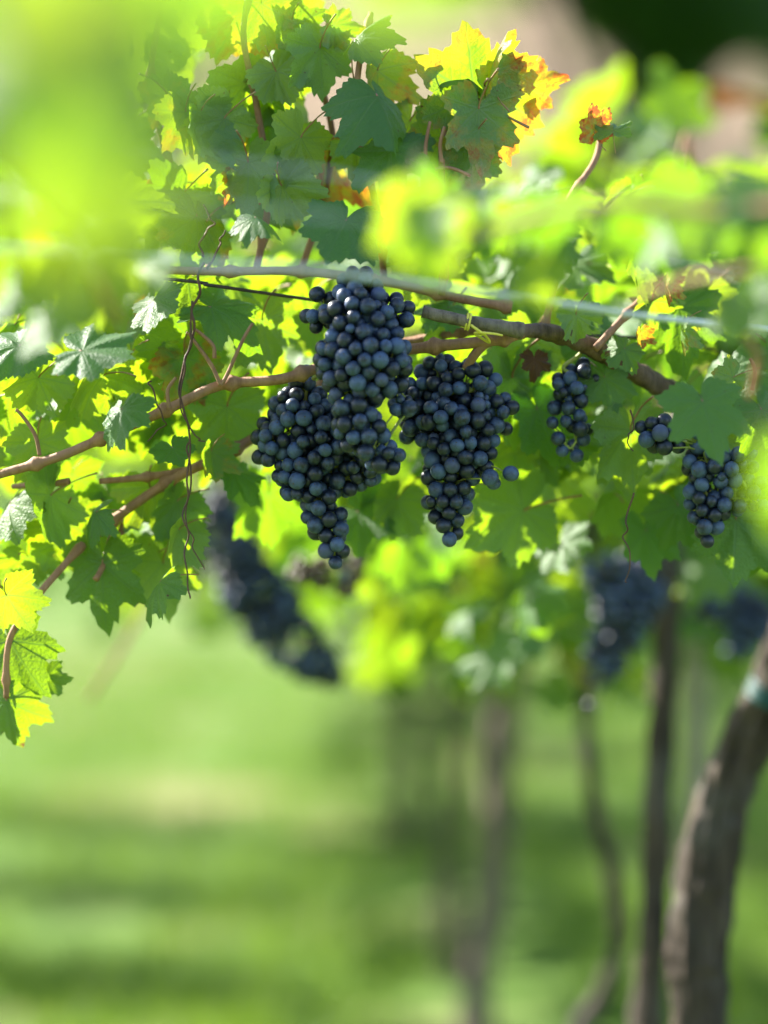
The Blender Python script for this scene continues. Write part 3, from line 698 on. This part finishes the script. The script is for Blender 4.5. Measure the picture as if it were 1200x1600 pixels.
fill(VR, [(620, 310), (700, 300), (880, 305), (1000, 305), (1100, 300), (1240, 295), (1240, 390), (1050, 355), (880, 355), (630, 345)], 34, 1.58, 2.08, size=(.030, .046), autumn=0.0, face=0.7, hue=0.2)
for (px, py, D, s, ang, pit, yaw, col, bk) in [(1160, 470, 1.80, .040, 5, 36, -46, (0, .5, 0), False), (1060, 290, 1.80, .026, 160, 20, 10, (0, .3, 0), False), (850, 410, 1.75, .034, 10, 5, 0, (0, .9, 0), True), (645, 325, 1.65, .040, 0, 0, 10, (.05, .95, 0), True),
                                              (690, 350, 1.66, .035, 20, 0, 10, (.05, .95, 0), True), (1238, 735, 1.30, .036, -20, 0, 40, (0, .3, 0), False), (1190, 300, 1.6, .04, -30, 40, 0, (0, .2, 0), False)]:
    hero(VR, px, py, D, s, ang, pit, yaw, col, LEAF_FLAT2, bk)

# ------------------------------------------------------------------ vines of the row going away
def canopy_specs(cx, cy, rx, ry, z0, z1, n, size=(.045, .075), autumn=0.05):
    out = []
    for _ in range(n):
        x = cx + rng.gauss(0, 0.45) * rx; y = cy + rng.uniform(-1, 1) * ry
        t = rng.random(); z = z0 + (z1 - z0) * t + 0.08 * math.sin(x*5 + y*4)
        px, py = 600 + x / y * FPX, 800 - (z - CAM_H) / y * FPX
        if y < 3.62 and 270 < px < 580 and py > 720: continue            # the hanging bunches stay clear of leaves
        if y < 5 and px < 560 and py > 900: continue
        if y < 3.35 and 850 < px < 1070 and py > 800: continue
        n_ = Vector((rng.gauss(0, .6), rng.gauss(-.1, .7), rng.gauss(.5, .4)))
        out.append((Vector((x, y, z)), n_, Vector((rng.gauss(0, .6), rng.gauss(0, .5), -1)), rng.uniform(*size), rand_col(autumn)))
    return out

def back_vine(label, trunk, radii, n_ind, n_mass, c, ext, z, seed, autumn=0.04, group='vines of the row receding behind', bark=None):
    base = trunk[0]
    t = vine(label, Vector((base.x, base.y, 0)), group)
    part_tube('trunk', t, list(zip(trunk, radii)), bark or M_BARK, 9, 14, rough=0.18, freq=30, ridges=0.24, seed=seed)
    top = trunk[-1]
    for s in (-1, 1):
        q = [top + Vector((0, 0, -0.02)), top + Vector((0.03*s, 0.25*s, 0.06)), top + Vector((0.05*s, 0.55*s, 0.08)), top + Vector((0.03*s, 0.85*s, 0.05))]
        part_tube('cordon', t, [(p, 0.014 - 0.002*i) for i, p in enumerate(q)], M_BARK, 6, 9, rough=0.15, freq=60, seed=seed + s)
    for k in range(5):
        a = top + Vector((rng.uniform(-.05, .05), rng.uniform(-.6, .6), 0.06))
        b = a + Vector((rng.uniform(-.35, .35), rng.uniform(-.15, .15), rng.uniform(.1, .35))); d = b + Vector((b.x - a.x, 0, rng.uniform(-.45, .2)))
        part_tube('shoot', t, [(a, .0045), (b, .004), (d, .003)], M_CANE, 6, 6)
    sp = canopy_specs(c[0], c[1], ext[0], ext[1], z[0], z[1], n_ind + n_mass, autumn=autumn)
    for (p, n, tip, s, col) in sp[:n_ind]: put_leaf(t, p, n, tip, s, col, None, False)
    if n_mass: leaf_mass('foliage', t, sp[n_ind:])
    return t

def ground_pt(x, y): return Vector((x, y, -0.05))
V3 = back_vine('blurred grapevine with a straight dark trunk just left of the thick leaning trunk',
    [ground_pt(0.325, 3.42), P(1000, 2100, 3.4), P(1012, 1620, 3.4), P(1022, 1420, 3.4), P(1030, 1200, 3.4), P(1040, 1020, 3.4), P(1045, 880, 3.4), P(1040, 780, 3.4)],
    [.028, .024, .021, .019, .018, .017, .017, .015], 100, 50, (0.10, 3.60), (0.62, 0.42), (1.18, 1.62), 31)
V4 = back_vine('blurred young grapevine with a thin crooked stem between two thicker trunks',
    [ground_pt(0.27, 4.05), P(880, 1820, 4.0), P(905, 1620, 4.0), P(940, 1560, 4.0), P(968, 1475, 4.0), P(962, 1390, 4.0), P(930, 1255, 4.0), P(915, 1130, 4.0), P(918, 1000, 4.0), P(915, 860, 4.0)],
    [.019, .016, .015, .014, .0135, .013, .0125, .012, .012, .011], 110, 110, (0.18, 4.2), (0.65, 0.55), (1.12, 1.66), 33)
def keep4(px, py, D): return (1090 < px and py > 900 and D < 3.6) or (270 < px < 590 and py > 720 and D < 3.7) or (840 < px < 1075 and py > 790 and D < 3.45)
fill(V4, [(430, 770), (900, 780), (1230, 820), (1230, 960), (890, 1000), (700, 1040), (570, 1020), (550, 900)], 96, 2.9, 4.9, size=(.036, .056), autumn=0.0, face=0.6, hue=0.25, keep=keep4, petiole=False)
V5 = back_vine('very blurred pale grapevine trunk right of the picture centre',
    [ground_pt(0.17, 5.5), P(738, 1660, 5.5), P(748, 1530, 5.5), P(768, 1400, 5.5), P(778, 1280, 5.5), P(785, 1150, 5.5), P(800, 1030, 5.5), P(805, 900, 5.5)],
    [.040, .036, .033, .032, .031, .030, .028, .024], 0, 420, (0.22, 5.5), (0.75, 0.9), (1.10, 1.80), 35, bark=M_PALE)
V6 = back_vine('far blurred grapevine with its trunk just left of the pale trunk',
    [ground_pt(0.20, 7.6), P(700, 1350, 7.6), P(692, 1200, 7.6), P(698, 1050, 7.6), P(696, 900, 7.6)], [.036, .030, .028, .026, .022], 0, 420, (0.18, 7.4), (0.75, 1.0), (1.08, 1.85), 37)
V7 = back_vine('farthest dark blurred grapevine trunk, leftmost in the shaded row',
    [ground_pt(0.075, 10.2), P(632, 1200, 10.2), P(630, 1100, 10.2), P(634, 1000, 10.2), P(632, 870, 10.2)], [.050, .044, .040, .036, .030], 0, 420, (0.1, 9.8), (0.8, 1.3), (1.0, 1.85), 39)
V8 = back_vine('far blurred grapevine closing the shaded row behind the trunks', [ground_pt(0.42, 12.2), Vector((0.42, 12.2, .5)), Vector((0.40, 12.2, 1.2))], [.04, .035, .03], 0, 420, (0.3, 12.4), (0.9, 1.3), (0.95, 1.9), 41)
V9 = back_vine('blurred grapevine at the right edge behind the thick leaning trunk', [ground_pt(0.95, 5.2), Vector((0.95, 5.2, .6)), Vector((0.92, 5.2, 1.25))], [.035, .03, .025], 0, 420, (0.9, 5.2), (0.6, 0.9), (1.12, 1.8), 43)
# canopy added overhead to shade the ground, hidden from view; gaps pass sun patches
def overhead(t, y0, y1, n, x0=-2.15, x1=2.6, sz=(.065, .10)):
    out = []
    while len(out) < n:
        x, y = rng.uniform(x0, x1), rng.uniform(y0, y1)
        if mnoise.noise(Vector((x*0.75 + 3.1, y*0.62, 1.7))) + 0.5*mnoise.noise(Vector((x*2.2, y*1.9, 4.2))) > 0.2: continue
        z = 1.72 + 0.12*mnoise.noise(Vector((x, y, 9))) + rng.gauss(0, 0.07)
        out.append((Vector((x, y, z)), Vector((rng.gauss(-.2, .45), rng.gauss(.1, .45), 1)), Vector((rng.gauss(0, 1), rng.gauss(0, 1), -.5)), rng.uniform(*sz), rand_col(0.03)))
    leaf_mass('added_shade_foliage', t, out)
for t_, y0, y1, n, x0 in ((V4, 3.75, 4.9, 560, -0.3), (V5, 4.9, 6.8, 1550, -1.95), (V6, 6.8, 8.8, 1650, -1.95), (V7, 8.8, 11.2, 1950, -2.0)): overhead(t_, y0, y1, n, x0)
overhead(V8, 11.2, 24.0, 4200, sz=(.10, .15))
# unseen neighbouring row, added on the left so its canopy dapples the grass
for k, (y, nm) in enumerate([(3.6, 'nearest'), (5.2, 'second'), (6.8, 'third'), (8.5, 'fourth'), (10.2, 'fifth'), (12.0, 'farthest')]):
    x = -2.15 - 0.04 * (y - 4) + 0.05 * math.sin(y*3)
    back_vine(f'{nm} unseen grapevine of the left row added to dapple the grass',
              [ground_pt(x, y), Vector((x + .02, y, .6)), Vector((x, y, 1.15))], [.036, .03, .026], 0, 420, (x, y), (0.6, 0.36), (1.0, 1.9), 50 + k, group='unseen vines added to shade the grass')

# ------------------------------------------------------------------ wires, posts, ties
def post(label, x, y, h, r, seed):
    t = empty('trellis_post', (x, y, 0)); tag(t, label, 'post', 'trellis posts')
    mb = MB().add(tube(catmull([(Vector((x, y, -0.1)), r), (Vector((x + .004, y, h*0.5)), r*0.97), (Vector((x, y, h)), r*0.94)], 10), 16, rough=0.05, freq=30, ridges=0.06, seed=seed))
    mb.build('shaft', M_POST, t, t.location)
    MB().add(tube([(Vector((x, y, h - 0.002)), r*0.90), (Vector((x, y, h + 0.012)), r*0.72)], 16)).build('cap', M_POST, t, t.location)
    return t
post('blurred weathered wooden post between the dark trunk and the right edge', P(1085, 800, 4.6).x, 4.6, 1.75, 0.024, 1)
post('trellis post left of the view that holds the pale wires', -0.78, 1.24, 1.9, 0.03, 2)
post('trellis post right of the view that holds the pale wires', 0.80, 2.62, 1.9, 0.03, 3)
post('trellis post far left that holds the dark wire', -0.80, 1.98, 1.9, 0.03, 4)

def wire(label, pts, r, mat):
    mb = MB().add(tube(catmull([(p, r) for p in pts], 8), 8))
    o = mb.build('trellis_wire', mat, None); return tag(o, label, 'wire', 'trellis wires')
wire('pale galvanised wire crossing in front of the upper bunch', [Vector((-0.755, 1.26, 1.462)), P(220, 408, 1.76), P(450, 418, 1.86), P(700, 450, 1.96), P(900, 478, 2.06), P(1130, 508, 2.16), Vector((0.78, 2.60, 1.435))], 0.0023, M_PWIRE)
wire('faint blurred wire above the pale wire at the upper left', [Vector((-0.755, 1.26, 1.485)), P(300, 322, 1.62), P(600, 352, 1.75), P(900, 392, 1.88), Vector((0.78, 2.60, 1.47))], 0.0013, M_WIRE)
wire('topmost blurred wire running through the yellowing leaves', [Vector((-0.755, 1.26, 1.52)), P(300, 250, 1.68), P(600, 285, 1.8), P(900, 320, 1.95), Vector((0.78, 2.60, 1.51))], 0.0012, M_WIRE)
wire('dark weathered wire running behind the grape bunches', [Vector((-0.79, 1.99, 1.53)), P(200, 430, 2.33), P(330, 446, 2.36), P(470, 466, 2.40), P(700, 497, 2.44), P(870, 521, 2.46), P(1110, 545, 2.53), Vector((0.47, 2.83, 1.40))], 0.0015, M_RUST)

def ring(c, d, r, thick, sides=6, n=22, wob=0.0):
    d = d.normalized(); a = d.cross(Vector((0, 1, 0.2))).normalized(); b = d.cross(a)
    path = []
    for i in range(n + 1):
        t = i / n * 2 * math.pi
        path.append((c + (a * math.cos(t) + b * math.sin(t)) * r * (1 + wob * math.sin(3*t)) + d * wob * r * math.sin(t), thick))
    return tube(path, sides)
t = empty('cane_tie', P(733, 503, 2.32)); tag(t, 'yellow plastic tie knotted round the pruned cane', 'tie')
dd = P(660, 487, 2.32) - P(815, 517, 2.33)
MB().add(ring(P(733, 503, 2.321), dd, 0.0066, 0.0012, wob=0.06)).build('loop', M_TIE, t, t.location)
MB().add(ring(P(729, 502, 2.321), dd, 0.0066, 0.0010, wob=0.08)).build('loop', M_TIE, t, t.location)
MB().add(tube(catmull([(P(736, 508, 2.312), .0012), (P(748, 517, 2.310), .0014), (P(758, 524, 2.318), .0013), (P(765, 535, 2.330), .0012), (P(752, 528, 2.325), .0012), (P(742, 520, 2.312), .0010), (P(768, 521, 2.312), .0011), (P(785, 524, 2.316), .0009)], 6), 6)).build('tail', M_TIE, t, t.location)
t = empty('trunk_tie', P(1192, 1085, 2.98)); tag(t, 'teal plastic band round the thick trunk at the right edge', 'tie')
dd = P(1250, 930, 2.92) - P(1150, 1200, 3.0)
for k in range(3):
    MB().add(ring(P(1208 + k*4, 1090 - k*9, 2.98), dd, 0.0285, 0.0035, 6, 30, 0.01)).build('band', M_TEAL, t, t.location)

# ------------------------------------------------------------------ grass
R = np.random.default_rng(5)
NB = 60000
gy = 4.6 + (R.random(NB) ** 1.5) * 22; gx = R.uniform(-1, 1, NB) * (1.2 + gy * 0.16) ; gx -= 0.3
cl = np.array([mnoise.noise(Vector((x*1.6, y*1.6, 5))) for x, y in zip(gx, gy)])
kp = cl > -0.22; gx, gy, cl = gx[kp], gy[kp], cl[kp]; NB = len(gx)
gzv = np.array([gz(x, y) for x, y in zip(gx, gy)]) - 0.005
h = R.uniform(.04, .11, NB) * (1 + 0.9*np.clip(cl, -0.3, 1)); w = R.uniform(.0025, .005, NB); a = R.uniform(0, 6.283, NB); ln = R.uniform(.2, .8, NB)
ca, sa = np.cos(a), np.sin(a); b = R.uniform(0, 6.283, NB)
base = np.stack([gx, gy, gzv], 1); side = np.stack([ca*w, sa*w, 0*w], 1)
lean = np.stack([np.cos(b)*h*ln, np.sin(b)*h*ln, 0*h], 1); upv = np.stack([0*h, 0*h, h], 1)
V = np.stack([base - side, base + side, base + side*.8 + upv*.6 + lean*.35, base - side*.8 + upv*.6 + lean*.35, base + upv + lean], 1).reshape(-1, 3)
i0 = np.arange(NB)[:, None] * 5
L = np.concatenate([i0 + np.array([[0, 1, 2, 3]]), i0 + np.array([[3, 2, 4]])], 1).ravel()
tt = np.tile([4, 3], NB); st = np.concatenate([[0], np.cumsum(tt)[:-1]])
me = mesh_np('grass', V, L, st, tt, False); me.materials.append(M_GRASS)
tag(link(bpy.data.objects.new('grass', me)), 'sunlit meadow grass with dappled shade between the vine rows', 'grass', kind='stuff')

# ------------------------------------------------------------------ trees on the slope
def tree(label, x, y, h, lobes, seed, trunk_r=0.34):
    """lobes: (x, y, z, r) of the crown relative to the trunk's foot"""
    z0 = hz(x, y) if y > 36 else 0
    t = empty('tree', (x, y, z0)); tag(t, label, 'tree', 'dark trees on the slope')
    o = t.location
    tp = MB().add(tube(catmull([(o + Vector((0, 0, -0.4)), trunk_r*1.3), (o + Vector((.1, 0, h*.3)), trunk_r), (o + Vector((0, .1, h*.6)), trunk_r*.6), (o + Vector((.1, 0, h*.9)), trunk_r*.25)], 6), 10, rough=.15, freq=4))
    for (lx, ly, lz, lr) in lobes:
        zz = min(h*.7, max(0.5, lz * 0.6))
        tp.add(tube([(o + Vector((0, 0, zz)), trunk_r*.45), (o + Vector((lx*.5, ly*.5, (zz+lz)/2)), trunk_r*.3), (o + Vector((lx, ly, lz)), trunk_r*.1)], 6))
    tp.build('trunk', M_BARK, t, o)
    Rr = random.Random(seed); V, F = [], []
    for (lx, ly, lz, lr) in lobes:
        for _ in range(int(3000 * lr * lr / 1.2)):
            d = Vector((Rr.gauss(0, 1), Rr.gauss(0, 1), Rr.gauss(0, 1))).normalized() * lr * (Rr.random() ** 0.4)
            d.z *= .9
            p = Vector((lx, ly, lz)) + d; s = Rr.uniform(.07, .15)
            a1 = Vector((Rr.gauss(0, 1), Rr.gauss(0, 1), Rr.gauss(0, 1))).normalized(); a2 = a1.orthogonal().normalized()
            k = len(V); V += [p - a1*s, p + a2*s*.45, p + a1*s, p - a2*s*.45]; F.append((k, k+1, k+2, k+3))
    mb = MB(); mb.v = [tuple(v) for v in V]; mb.f = F
    tag(mb.build('crown', M_TREE, t), kind='stuff')
def lobes_px(x, y, lst):
    z0 = hz(x, y) if y > 36 else 0
    out = []
    for (px, py, r) in lst:
        p = P(px, py, y); out.append((p.x - x, rng.uniform(-.4, .4), p.z - z0, r * y / FPX))
    return out
tree('dark green tree with its crown filling the top right corner', 3.55, 39, 7.6, lobes_px(3.55, 39, [(1010, -20, 140), (1040, 120, 90), (1130, -10, 130), (940, -60, 110), (1020, 200, 60), (1100, 60, 70), (840, -90, 95), (740, -105, 90)]), 1)
tree('dark green tree cut off by the right edge of the picture', 6.2, 41, 6.8, lobes_px(6.2, 41, [(1250, 60, 90), (1270, 160, 70), (1230, -40, 110)]), 2)
tree('dark green tree behind the blurred shoots in the top left corner', -2.7, 40, 7.6, lobes_px(-2.7, 40, [(310, -60, 120), (200, -20, 110), (390, -60, 80), (100, 40, 120)]), 3)
